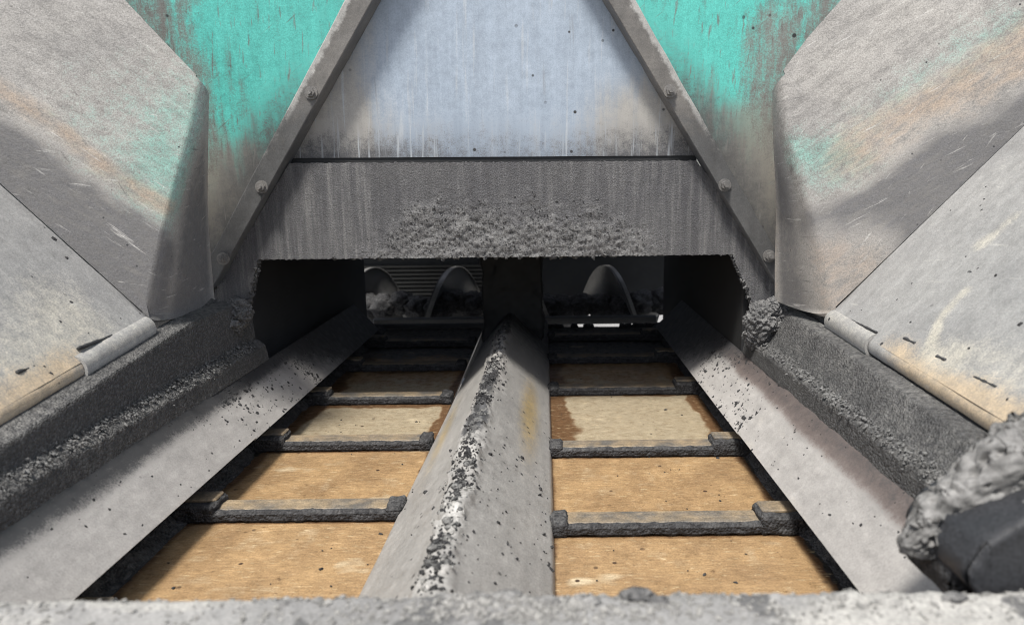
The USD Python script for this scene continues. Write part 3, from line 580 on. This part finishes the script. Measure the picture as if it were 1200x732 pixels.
# ------------------------------------------------------------------ hopper wings
def wing(side):
    hx, yb, hz, hs = HINGE[side]
    P0 = np.array([hx, yb, hz])
    n = unit([-side * 0.22, -0.93, 0.13])
    EP = (P0, n)
    w = thing('hopper_wing', 'left hopper wing of grey scuffed steel with rust tint along its hinge' if side < 0 else 'right hopper wing of grey steel with brown rust band across its end plate', 'hopper wing', (hx, yb, hz))
    S = on(0, 215, EP) if side < 0 else on(1200, 147, EP)
    slope = unit(S - P0)
    WP = plane3(P0, S, P0 + (0, -1, -hs))
    # --- end plate, its inner part bent back to the tractor
    if side < 0:
        fold_px = [(190, 372), (203, 300), (216, 235), (232, 160), (239, 100)]
        back_px = [(252, 358), (247, 300), (243, 240), (244, 165), (245, 110)]
        top_px = [(230, 88), (200, 57), (148, 2), (60, -95), (-120, -280), (-420, -300), (-420, -110)]
    else:
        fold_px = [(957, 370), (948, 310), (936, 250), (915, 165), (910, 98)]
        back_px = [(908, 352), (908, 300), (910, 240), (906, 170), (905, 108)]
        top_px = [(918, 82), (945, 46), (984, 2), (1075, -95), (1250, -280), (1620, -340), (1620, -240)]
    F = np.array([on(*p, EP) for p in fold_px]); F[0] = P0 + np.array([0, 0, .006])
    yback = [YW - .14, YW - .12, YW - .10, None, None]
    Bk = []
    for i, p in enumerate(back_px):
        y = yback[i] if yback[i] else F[i][1] + (.10 if i == 3 else .05)
        Bk.append(on(*p, ((0, y, 0), (0, 1, 0))))
    Bk = np.array(Bk)
    outv = np.array([on(*p, EP) for p in [(x + side * o_, y + d_) for (x, y), o_, d_ in zip(fold_px, (24, 23, 21, 16, 10), (0, 0, 0, 0, -11))]])
    tt = np.linspace(0, 1, 70)
    cs = lambda A: np.stack([np.interp(tt, np.linspace(0, 1, len(A)), A[:, j]) for j in range(3)], 1)
    from scipy.ndimage import gaussian_filter1d
    def sm(A):
        B = gaussian_filter1d(A, 5, axis=0, mode='nearest'); r = np.clip(np.minimum(np.arange(70), np.arange(70)[::-1]) / 10, 0, 1)[:, None]; return A * (1 - r) + B * r
    E_, F_, B_ = sm(cs(outv)), sm(cs(F)), sm(cs(Bk))
    F_[0] = F[0]; E_[0] = P0 + slope * .04
    u = np.linspace(0, 1, 26)[None, :, None]
    h_ = unit(np.cross(n, (0, 0, 1))); h_ = h_ if h_[0] * side < 0 else -h_
    F2 = F_ + h_ * .004
    G = (1 - u) ** 2 * E_[:, None] + 2 * u * (1 - u) * F2[:, None] + u ** 2 * B_[:, None]
    pl = EP
    q = lambda x, y: on(x, y, EP)
    def zf(P):
        nn = fb(P, 5, 4, 101 + side); n2 = fb(P, 16, 4, 103)
        if side < 0:
            teal = .55 * sstep(.20, .0, polyd(P, [q(228, 120), q(225, 200), q(205, 190), q(222, 235)]) + .16 * (nn - .5)) + .42 * sstep(.26, .0, polyd(P, [q(120, 150), q(190, 200)]) + .2 * (nn - .5)) + .3 * sstep(.62, .75, nn)
            rust = .8 * sstep(.05, .0, polyd(P, [q(-40, 70), q(10, 110), q(80, 160), q(150, 215), q(205, 248)]) + .07 * (nn - .5)) * (.5 + n2)
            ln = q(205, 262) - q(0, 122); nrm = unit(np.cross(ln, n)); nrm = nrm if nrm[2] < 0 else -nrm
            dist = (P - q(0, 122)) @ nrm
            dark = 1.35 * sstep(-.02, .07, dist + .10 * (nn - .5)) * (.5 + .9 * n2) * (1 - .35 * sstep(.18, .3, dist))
        else:
            teal = .68 * sstep(.17, .0, polyd(P, [q(940, 182), q(1000, 160), q(1060, 105), q(1110, 70), q(1180, 20)]) + .25 * (nn - .5)) * (.5 + n2)
            rust = .8 * sstep(.15, .03, polyd(P, [q(1010, 160), q(1090, 118), q(1150, 85), q(1230, 35)]) + .16 * (nn - .5)) * (.6 + .7 * n2) + .6 * sstep(.16, .0, polyd(P, [q(972, 300), q(980, 350), q(1010, 310)]) + .1 * (nn - .5))
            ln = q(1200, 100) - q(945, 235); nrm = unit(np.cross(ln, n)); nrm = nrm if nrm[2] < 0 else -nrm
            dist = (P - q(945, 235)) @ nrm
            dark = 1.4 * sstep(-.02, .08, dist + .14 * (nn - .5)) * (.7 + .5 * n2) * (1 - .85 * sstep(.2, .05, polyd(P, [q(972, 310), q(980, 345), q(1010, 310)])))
        bk = 0
        return np.stack([teal, rust, dark], 1)
    edge = [E_[i] for i in range(0, 70, 5)] + [E_[-1]]
    tp = [q(*p) for p in top_px]
    Sx = P0 + slope * 1.15
    edge[0] = P0 + slope * .04
    last = P0 + slope * 1.12
    pts = edge + [tp[0] + (E_[-1] - tp[0]) * .0] + tp[1:-1] + [last]
    wave = lambda P: 0.010 * (fb(P, 3.0, 2, 105) - .5) + 0.003 * (fb(P, 9, 3, 106) - .5) + 0.0016 * (fba(P, 48, 48, 34, 3, 107) - .5)
    def wave_edge(P):
        return wave(P) * sstep(0, .08, polyd(P, E_[::6]))
    WS = 'wing_steel_left' if side < 0 else 'wing_steel_right'
    obj('end_plate', plate(pts, 0.012, 0.011, wave_edge), WS, w, zf,
        label='scuffed left end plate with faint teal traces and a pale rust crease' if side < 0 else 'scuffed right end plate with teal patches and a brown rust band')
    bend = sheet(G, 0.010, (-side * .5, -1, 0.1))
    def zb(P):
        z = zf(P); nn = fb(P, 7, 4, 131 + side); v = fba(P, 30, 30, 2.5, 3, 133)
        de = segd(P, F_[0], F_[35]) if False else polyd(P, F_[::5]); db = polyd(P, B_[::5])
        f = de / (de + db + 1e-6); back = sstep(.0, .12, np.abs((P - P0) @ n) )
        lowz = sstep(hz + .62, hz + .30, P[:, 2])
        dk = back * (.85 + .4 * lowz) * sstep(.0, .05, db + .03 * (v - .5))  # shading of the turned-back strip, painted into its colour
        edge = sstep(.05, .0, db + .04 * (v - .5))
        z[:, 2] = np.maximum(z[:, 2] * (1 - back), dk * (.75 + .5 * (nn - .5))); z[:, 1] = np.maximum(z[:, 1] * (1 - back), edge * .45); z[:, 0] *= 1 - back
        return z
    obj('bent_edge', bend, WS, w, zb)
    # --- wing floor: slopes up and out from the hinge line, runs towards the camera
    e2 = slope
    yv = np.array([0, -1.0, -hs])
    A0 = P0 + slope * .030
    pts = [A0 + yv * .003, P0 + slope * 1.12 + yv * .003, P0 + slope * 1.12 + yv * 1.6, A0 + yv * 1.15]
    # the joint with the end plate follows the end plate's own plane
    qq = lambda x, y: on(x, y, WP)
    def zw(P):
        nn = fb(P, 5, 4, 111 + side); n2 = fb(P, 14, 4, 113)
        dh = np.hypot(P[:, 0] - hx, P[:, 2] - hz - hs * (P[:, 1] - yb))
        if side < 0:
            pale = .8 * sstep(.22, .0, polyd(P, [qq(80, 375), qq(60, 400), qq(30, 430)]) + .18 * (nn - .5)) + .4 * sstep(.5, .7, nn)
            rust = sstep(.13, .02, dh + .08 * (nn - .5)) * sstep(1.62, 1.45, P[:, 1]) * 1.1
        else:
            pale = .9 * sstep(.03, .0, polyd(P, [qq(1085, 420), qq(1100, 375), qq(1130, 340)]) + .03 * (n2 - .5)) + .8 * sstep(.04, .0, polyd(P, [qq(1150, 285), qq(1190, 255)]) + .04 * (n2 - .5)) + .6 * sstep(.16, .04, polyd(P, [qq(1100, 430), qq(1190, 450)]) + .1 * (nn - .5)) + .3 * sstep(.5, .7, nn)
            rust = sstep(.12, .02, dh + .08 * (nn - .5)) * sstep(1.72, 1.5, P[:, 1]) * 1.1
        dk = .75 * sstep(.035, .0, P0[1] - P[:, 1] + .03 * (n2 - .5)) + .0 * nn
        return np.stack([pale, rust, dk], 1)
    fl = plate(pts, 0.014, 0.014, lambda P: 0.007 * (fb(P, 2.5, 2, 115) - .5) + .0012 * (fb(P, 40, 2, 116) - .5), upv=(0, 1, 0), toward=(-side, -.2, 1))
    obj('wing_plate', fl, 'wing_floor', w, zw)
    # weld bead / dark crack along the joint
    js = plate([A0 - yv * .05 , P0 + slope * 1.12 - yv * .05, P0 + slope * 1.12 + yv * .06, A0 + yv * .06], .004, .06, None, upv=(0, 1, 0), toward=(-side, -.2, 1)); js.vertices -= (WP[1] if WP[1][2] > 0 else -WP[1]) * .016
    obj('joint_strip', js, 'dark_steel', w)
    jb = np.array([P0 + slope * t + yv * (.004) + np.array([0, 0, .001]) for t in np.linspace(.04, 1.1, 60)])
    # --- rounded lower edge, hinge pipe, hinge cover
    th = np.linspace(math.radians(-60), math.radians(150), 14)
    er = 0.024
    nrm = WP[1] if WP[1][2] > 0 else -WP[1]
    c2 = P0 + slope * .03 - nrm * er
    ys = np.linspace(.65, yb - .012, 110)
    G = np.zeros((len(ys), 14, 3))
    ang = np.linspace(0, math.radians(85), 14)
    for j, t in enumerate(ang):
        p = c2 + nrm * er * math.cos(t) - slope * er * math.sin(t)
        G[:, j, 0], G[:, j, 2] = p[0], p[2]
    G[..., 1] = ys[:, None]; G[..., 2] += hs * (ys[:, None] - yb)
    obj('rolled_edge', sheet(G, .006, -slope + nrm, lambda P: .004 * (fb(P, 18, 3, 117) - .5)), 'wing_floor', w,
        lambda P: np.stack([.3 + 0 * P[:, 0], .95 * sstep(1.66, 1.45, P[:, 1] + .2 * (fb(P, 6, 3, 118) - .5)), .9 * sstep(hz - .018, hz - .04, P[:, 2] - hs * (P[:, 1] - yb) + .02 * (fb(P, 12, 3, 119) - .5))], 1))
    y0c, y1c = (1.50, 1.785) if side < 0 else (1.67, 1.925)
    ys = np.linspace(y0c, y1c, 30); ang = np.linspace(math.radians(-35), math.radians(120), 16)
    G = np.zeros((30, 16, 3)); r = er + .009
    for j, t in enumerate(ang):
        p = c2 + nrm * r * math.cos(t) - slope * r * math.sin(t); G[:, j, 0], G[:, j, 2] = p[0], p[2]
    G[..., 1] = ys[:, None]; G[..., 2] += hs * (ys[:, None] - yb)
    obj('hinge_cover', sheet(G, .007, -slope + nrm, lambda P: .002 * (fb(P, 20, 3, 120) - .5)), 'wing_floor', w, lambda P: np.stack([.5 + 0 * P[:, 0], 0 * P[:, 0], .6 * sstep(hz - .01, hz - .04, P[:, 2] - hs * (P[:, 1] - yb))], 1),
        label='short pale half-round hinge cover at the foot of the end plate')
    pipe = tube(c2 + np.array([0, .80 - yb, hs * (.80 - yb) - .012]), c2 + np.array([0, YW - .16 - yb, hs * .1 - .012]), .016, 28)
    v, f = trimesh.remesh.subdivide_to_size(pipe.vertices, pipe.faces, .02); pipe = trimesh.Trimesh(v, f, process=True)
    pipe.vertices += pipe.vertex_normals * (.005 * (fb(pipe.vertices, 40, 3, 121) - .5))[:, None]
    obj('hinge_pipe', pipe, 'caked_ledge', w, smooth=60)
    # dark slots beside the hinge
    for k, (yy_, ln_) in enumerate(((y0c - .12, .05), (y0c - .25, .035), (y0c - .40, .07), ((y0c + y1c) / 2, .25))):
        p = P0 + slope * (.075 if k < 3 else .048); p[1] = yy_; p[2] += hs * (yy_ - yb)
        sl = rough_box((-.003, -ln_ / 2, -.006), (.003, ln_ / 2, .003), .008, .005, 90, k); 
        R = np.eye(4); R[:3, 0], R[:3, 1], R[:3, 2] = slope, (0, 1, 0), nrm; R[:3, 3] = p
        if np.linalg.det(R[:3, :3]) < 0: R[:3, 1] *= -1
        sl.apply_transform(R); obj('weld_slot', sl, 'dark_steel', w, smooth=30)
    return P0, slope, nrm, fl, WP
WING = {s: wing(s) for s in (-1, 1)}

# ------------------------------------------------------------------ augers and ribbed panel behind the conveyors
def auger(label, x0, x1, xtop, hand):
    ax = np.array([0, 4.30, .05]); R0, R1 = .05, .235
    g = thing('auger', label, 'auger', ((x0 + x1) / 2, 4.30, .05))
    sh = tube((x0, ax[1], ax[2]), (x1, ax[1], ax[2]), R0, 24)
    obj('shaft', sh, 'dark_steel', g)
    pitch = .52; t = np.linspace(0, (x1 - x0) / pitch * 2 * math.pi, int((x1 - x0) / pitch * 72))
    phase = math.pi / 2 - hand * (xtop - x0) / pitch * 2 * math.pi
    G = np.zeros((len(t), 6, 3))
    for j, r in enumerate(np.linspace(R0 - .005, R1, 6)):
        G[:, j, 0] = x0 + t / (2 * math.pi) * pitch; G[:, j, 1] = ax[1] + r * np.cos(hand * t + phase); G[:, j, 2] = ax[2] + r * np.sin(hand * t + phase)
    obj('flight', sheet(G, .022, (1, 0, 0)), 'flight_steel', g, smooth=40)
    rm = np.stack([G[:, -1] + np.array([dx, 0, 0]) + (G[:, -1] - G[:, -2]) * e for dx, e in ((-.011, -.02), (-.011, .06), (.011, .06), (.011, -.02))], 1)
    obj('flight_rim', sheet(rm, .003, (0, 0, 1)), 'rim_steel', g, smooth=40)  # paler strip for the worn rim, so the edge looks lit
    # mix still lying on the shaft between the flights
    rng = random.Random(int(xtop * 100))
    ms_ = [lump((x0 + (x1 - x0) * (k + .5) / 9, 4.22 + rng.uniform(-.03, .03), .06 + rng.uniform(-.02, .02)), (.09, .09, .075), 200 + k, .35, 3) for k in range(9)]
    obj('caked_mix', trimesh.util.concatenate(ms_), 'caked_dark', g, smooth=60, kind='stuff')
auger('dim auger screw behind the left conveyor, before the ribbed panel', -1.15, -.20, -.56, -1)
auger('dim auger screw behind the right conveyor, one lit flight showing', -.08, 1.0, .385, 1)
sc = thing('screed', 'dim ribbed steel panel behind the left auger screw', 'screed', (-.7, 4.85, -.3))
obj('back_plate', box((-1.5, 4.92, -.6), (-.28, 4.95, .75)), 'tunnel_black', sc)
for k in range(13):
    z = -.12 + k * .028
    obj('rib', box((-1.45, 4.88, z), (-.3, 4.918, z + .017), .004), 'rib_steel', sc, smooth=30)
obj('back_plate', box((-.26, 4.92, -.10), (1.6, 4.95, .75)), 'tunnel_black', sc)

# ------------------------------------------------------------------ front lip, flap and bumper in the foreground
LZ = 0.306
def d_lip(P): return .013 * (fb(P, 11, 4, 131) - .5) + .009 * (fb(P, 55, 3, 132) - .45)
lipG = sweep([(0, 0), (1, 0)], 0, 1, .5, .01, (0, 0, 1)) if False else None
lip = thing('hopper_lip', 'dusty grey front lip across the bottom of the picture, strewn with grit', 'hopper lip', (-.1, .66, LZ))
xs = np.linspace(-1.5, 1.5, 420); prof = densify([(.40, LZ - .20), (.40, LZ - .015), (.42, LZ), (.765, LZ + .002), (.783, LZ - .010), (.788, LZ - .12)], .009)
G = np.zeros((len(xs), len(prof), 3)); G[..., 0] = xs[:, None]; G[..., 1] = prof[None, :, 0]; G[..., 2] = prof[None, :, 1]
lm = sheet(G, .012, (0, -.2, 1), d_lip)
obj('lip_plate', lm, 'lip_dust', lip, lambda P: np.stack([sstep(.45, .62, fba(P, 2.2, 9, 9, 4, 133)) * .9, 0 * P[:, 0], sstep(.55, .7, fb(P, 16, 4, 134)) * .8], 1), smooth=True)

# curled, asphalt-caked rubber flap
FP = ((0, .90, 0), (0, 1, 0))
med = [(1066, 642, 15), (1082, 628, 21), (1100, 612, 27), (1122, 594, 29), (1146, 575, 34), (1172, 556, 38), (1196, 545, 44), (1228, 530, 46), (1268, 515, 50), (1320, 505, 54), (1380, 500, 58)]
sph = []
for k, (x_, y_, r_) in enumerate(med):
    b_ = lump(on(x_, y_, FP) + np.array([0, 0, (.004, -.004, .002)[k % 3]]), np.array([1.0, 1.1, 1.0]) * r_ * .00124, 500 + k, .10, 3); sph.append(b_)
ex = trimesh.boolean.union([trimesh.convex.convex_hull(np.vstack([sph[k].vertices, sph[k + 1].vertices])) for k in range(len(sph) - 1)], engine='manifold')
v, f = trimesh.remesh.subdivide_to_size(ex.vertices, ex.faces, .006, max_iter=12); ex = trimesh.Trimesh(v, f, process=True); ex.merge_vertices()
trimesh.smoothing.filter_taubin(ex, iterations=12)
ex.vertices += ex.vertex_normals * (.022 * (fb(ex.vertices, 17, 3, 141) - .5) + .012 * (fb(ex.vertices, 45, 2, 144) - .5) - .007 * sstep(.58, .70, fb(ex.vertices, 70, 2, 142)) + .005 * (fb(ex.vertices, 150, 2, 143) - .5))[:, None]
obj('rubber_flap', ex, 'porous_pale', None, smooth=True, label='thick grey asphalt-caked flap curling up at the right end of the front lip', cat='rubber flap')
bpx = [(1128, 700), (1130, 668), (1150, 638), (1190, 612), (1240, 590), (1330, 575), (1330, 700)]
BP = ((0, .80, 0), (0, 1, 0))
pg = Polygon(np.array([on(*p, BP) for p in bpx])[:, [0, 2]]).buffer(-.035).buffer(.035)
bx_ = trimesh.creation.extrude_polygon(pg, .16, engine='earcut'); bx_.vertices = np.stack([bx_.vertices[:, 0], .795 + bx_.vertices[:, 2], bx_.vertices[:, 1]], 1); bx_.fix_normals()
v, f = trimesh.remesh.subdivide_to_size(bx_.vertices, bx_.faces, .012, max_iter=14); bx_ = trimesh.Trimesh(v, f, process=True); bx_.merge_vertices(); trimesh.smoothing.filter_taubin(bx_, iterations=60)
obj('rubber_block', bx_, 'black_rubber', None, smooth=True, label='black rounded rubber block under the caked flap at right', cat='rubber block')
spx = [(1112, 702), (1110, 678), (1116, 656), (1136, 640), (1170, 610), (1215, 584), (1300, 552), (1300, 585), (1215, 606), (1165, 632), (1140, 658), (1136, 702)]
SPp = ((0, .845, 0), (0, 1, 0))
pg = Polygon(np.array([on(*p, SPp) for p in spx])[:, [0, 2]])
s_ = trimesh.creation.extrude_polygon(pg, .12, engine='earcut'); s_.vertices = np.stack([s_.vertices[:, 0], .835 + s_.vertices[:, 2], s_.vertices[:, 1]], 1); s_.fix_normals()
v, f = trimesh.remesh.subdivide_to_size(s_.vertices, s_.faces, .012, max_iter=14); s_ = trimesh.Trimesh(v, f, process=True); s_.merge_vertices(); trimesh.smoothing.filter_taubin(s_, iterations=40)
s_.vertices += s_.vertex_normals * (.010 * (fb(s_.vertices, 25, 4, 145) - .45))[:, None]
obj('rubber_strap', s_, 'caked_dark', None, smooth=60, label='black rubber strap bent between the caked flap and the rounded block', cat='rubber strap')

# ------------------------------------------------------------------ asphalt lumps and crumbs
def corner(side):
    px = [(266, 378), (252, 368), (280, 366)] if side < 0 else [(893, 376), (908, 366), (886, 392)]
    ms_ = [lump(on(*px[k], ((0, YW - .13, 0), (0, 1, 0))), np.array([.056, .06, .060]) * (1, .75, .7)[k], 11 + k + side, .38, 5) for k in range(3)]
    m = trimesh.boolean.union(ms_, engine='manifold')
    obj('asphalt_lump', m, 'caked_lump', None, smooth=60, cat='asphalt lump',
        label='crusty grey asphalt lump stuck at the lower left corner of the opening' if side < 0 else 'crusty grey asphalt lump stuck at the lower right corner of the opening')
for s in (-1, 1): corner(s)

P, N = scatter(ridge, 1500, 1, lambda c: np.exp(-(np.abs(c[:, 0] - AX + .012) / .017) ** 1.5) * sstep(3.1, 2.5, c[:, 1]) * (.06 + sstep(.42, .6, fb(c, 8, 3, 151))) * sstep(.85, 1.2, c[:, 1]) + .007 * (c[:, 1] < 1.75) * (.3 + (c[:, 0] > -.2)), (0, 0, 1))
obj('ridge_crumbs', chips(P + N * .001, N, sizes(len(P), .0016, .0062, 1), 2, .95), 'crumb_black', None, smooth=False, kind='stuff', label='black asphalt crumbs strewn along the crest of the centre ridge', cat='asphalt crumbs')
rk = np.random.default_rng(55); lp = []
P, N = scatter(ridge, 150, 56, lambda c: np.exp(-(np.abs(c[:, 0] - AX + .010) / .013) ** 2) * sstep(3.1, 2.6, c[:, 1]) * sstep(.9, 1.1, c[:, 1]), (0, 0, 1))
for k in range(len(P)):
    r_ = rk.uniform(.005, .012); lp.append(lump(P[k] - N[k] * r_ * .25, np.array([r_, r_ * rk.uniform(.6, 1.3), r_ * .6]), 400 + k, .4, 2))
obj('ridge_crust', trimesh.util.concatenate(lp), 'caked_ridge', None, smooth=60, kind='stuff', label='lumpy asphalt crust caked along the crest of the centre ridge', cat='asphalt crust')
P, N = scatter(ridge, 200, 3, lambda c: np.exp(-(np.abs(c[:, 0] - AX + .008) / .028) ** 1.6) * (sstep(.51, .6, fba(c, 0, 2.6, 0, 3, 87)) + .01) * sstep(2.9, 2.2, c[:, 1]), (0, 0, 1))
obj('pale_ridge_crumbs', chips(P + N * .002, N, sizes(len(P), .0018, .0055, 3), 4, .6), 'crumb_pale', None, smooth=False, kind='stuff', label='pale dusty grit along the crest of the centre ridge', cat='grit')
parts = []
for side in (-1, 1):
    for rear, k in ((0, 45), (1, 420)):
        m = SP[side, rear]
        P, N = scatter(m, k, 5 + side + rear, (lambda c: (c[:, 1] < 3) * (.1 + sstep(.48, .62, fb(c, 7, 3, 155))) * (sstep(2.9, 2.2, c[:, 1]))) if rear else (lambda c: c[:, 1] > 1.0), (-side * .7, 0, .7))
        parts.append(chips(P, N, sizes(k, .002, .008 if rear else .005, 7 + side), 8 + side + rear, .3, stretch=(0, 1, 0)))
obj('side_plate_crumbs', trimesh.util.concatenate(parts), 'crumb_black', None, smooth=False, kind='stuff', label='black asphalt specks on the sloping side plates beside the conveyors', cat='asphalt crumbs')
rng = np.random.default_rng(9)
parts = []
for side in (-1, 1):
    k = 36; x0, x1 = (-.85, -.38) if side < 0 else (.03, .55)
    P = np.stack([rng.uniform(x0, x1, k), rng.uniform(1.1, 2.6, k), np.full(k, .0015)], 1); parts.append(chips(P, np.tile([0, 0, 1.], (k, 1)), sizes(k, .002, .006, 3), 10 + side, .4))
    m = WING[side][3]
    P, N = scatter(m, 70, 12 + side, lambda c: (c[:, 1] > .8) * 1.0, WING[side][2]); parts.append(chips(P, N, sizes(70, .0025, .0075, 5), 13 + side, .35))
obj('scattered_crumbs', trimesh.util.concatenate(parts), 'crumb_black', None, smooth=False, kind='stuff', label='tiny black asphalt specks on the wing plates and tan floor plates', cat='asphalt crumbs')
parts = []
for side in (-1, 1):
    ys = rng.uniform(.95, YW - .1, 1100); zc = .284 if side < 0 else .2815
    xc = (-.963 if side < 0 else .684)
    u = rng.normal(0, .011, 1100)
    P = np.stack([xc + u, ys, zc + .006 + (-side) * -.55 * 0 * u + .002 * rng.normal(size=1100) + (u * (-.6 if side < 0 else .25))], 1)
    parts.append(chips(P, np.tile([-side * .5, 0, .8], (1100, 1)) / .943, sizes(1100, .0016, .0055, 21 + side), 22 + side, .6))
obj('ledge_grit', trimesh.util.concatenate(parts), 'grit_grey', None, smooth=False, kind='stuff', label='pale grit lying along the ledges of both caked step rails', cat='grit')
# grit on the lip
P, N = scatter(lm, 1500, 15, lambda c: (c[:, 1] > .715) * (np.abs(c[:, 0] + .05) < .75) * (.12 + np.exp(-((c[:, 0] + .02) / .16) ** 2)), (0, 0, 1))
obj('lip_grit', chips(P + N * .001, N, sizes(len(P), .0018, .0055, 16), 17, .6), 'crumb_pale', None, smooth=False, kind='stuff', label='pale and grey grit strewn over the front lip', cat='grit')
CL = ((596, .012, 'pale clump on the front lip just left of the right foot of the ridge'), (640, .011, 'pale clump on the front lip at the right foot of the ridge'),
      (560, .010, 'pale clump on the front lip before the middle of the ridge'), (690, .009, 'small pale clump on the front lip just right of the ridge'),
      (748, .013, 'largest dark flat clump on the front lip before the right conveyor'), (772, .009, 'dark clump touching the right side of the largest lip clump'),
      (520, .008, 'pale clump on the front lip before the left slope of the ridge'), (335, .007, 'dark clump on the front lip, the leftmost of two before the left conveyor'),
      (372, .005, 'tiny clump on the front lip, second from the left before the left conveyor'), (1120, .010, 'dark clump on the front lip before the black rubber strap'),
      (980, .005, 'tiny clump on the front lip before the right side plate'), (612, .008, 'small clump on the front lip between two larger pale clumps'))
for i, (px, r, lab) in enumerate(CL):
    yy_ = .755 if i % 2 else .766
    c = on(px, 700, ((0, yy_, 0), (0, 1, 0))); c[2] = LZ + r * .2
    obj('asphalt_clump', lump(c, np.array([r * 1.5, r, r * .62]), 60 + i, .4, 3), 'caked_grey' if i in (4, 5, 7, 9) else 'caked_pale', None, smooth=60, cat='asphalt clump', group='asphalt clumps on the front lip', label=lab)
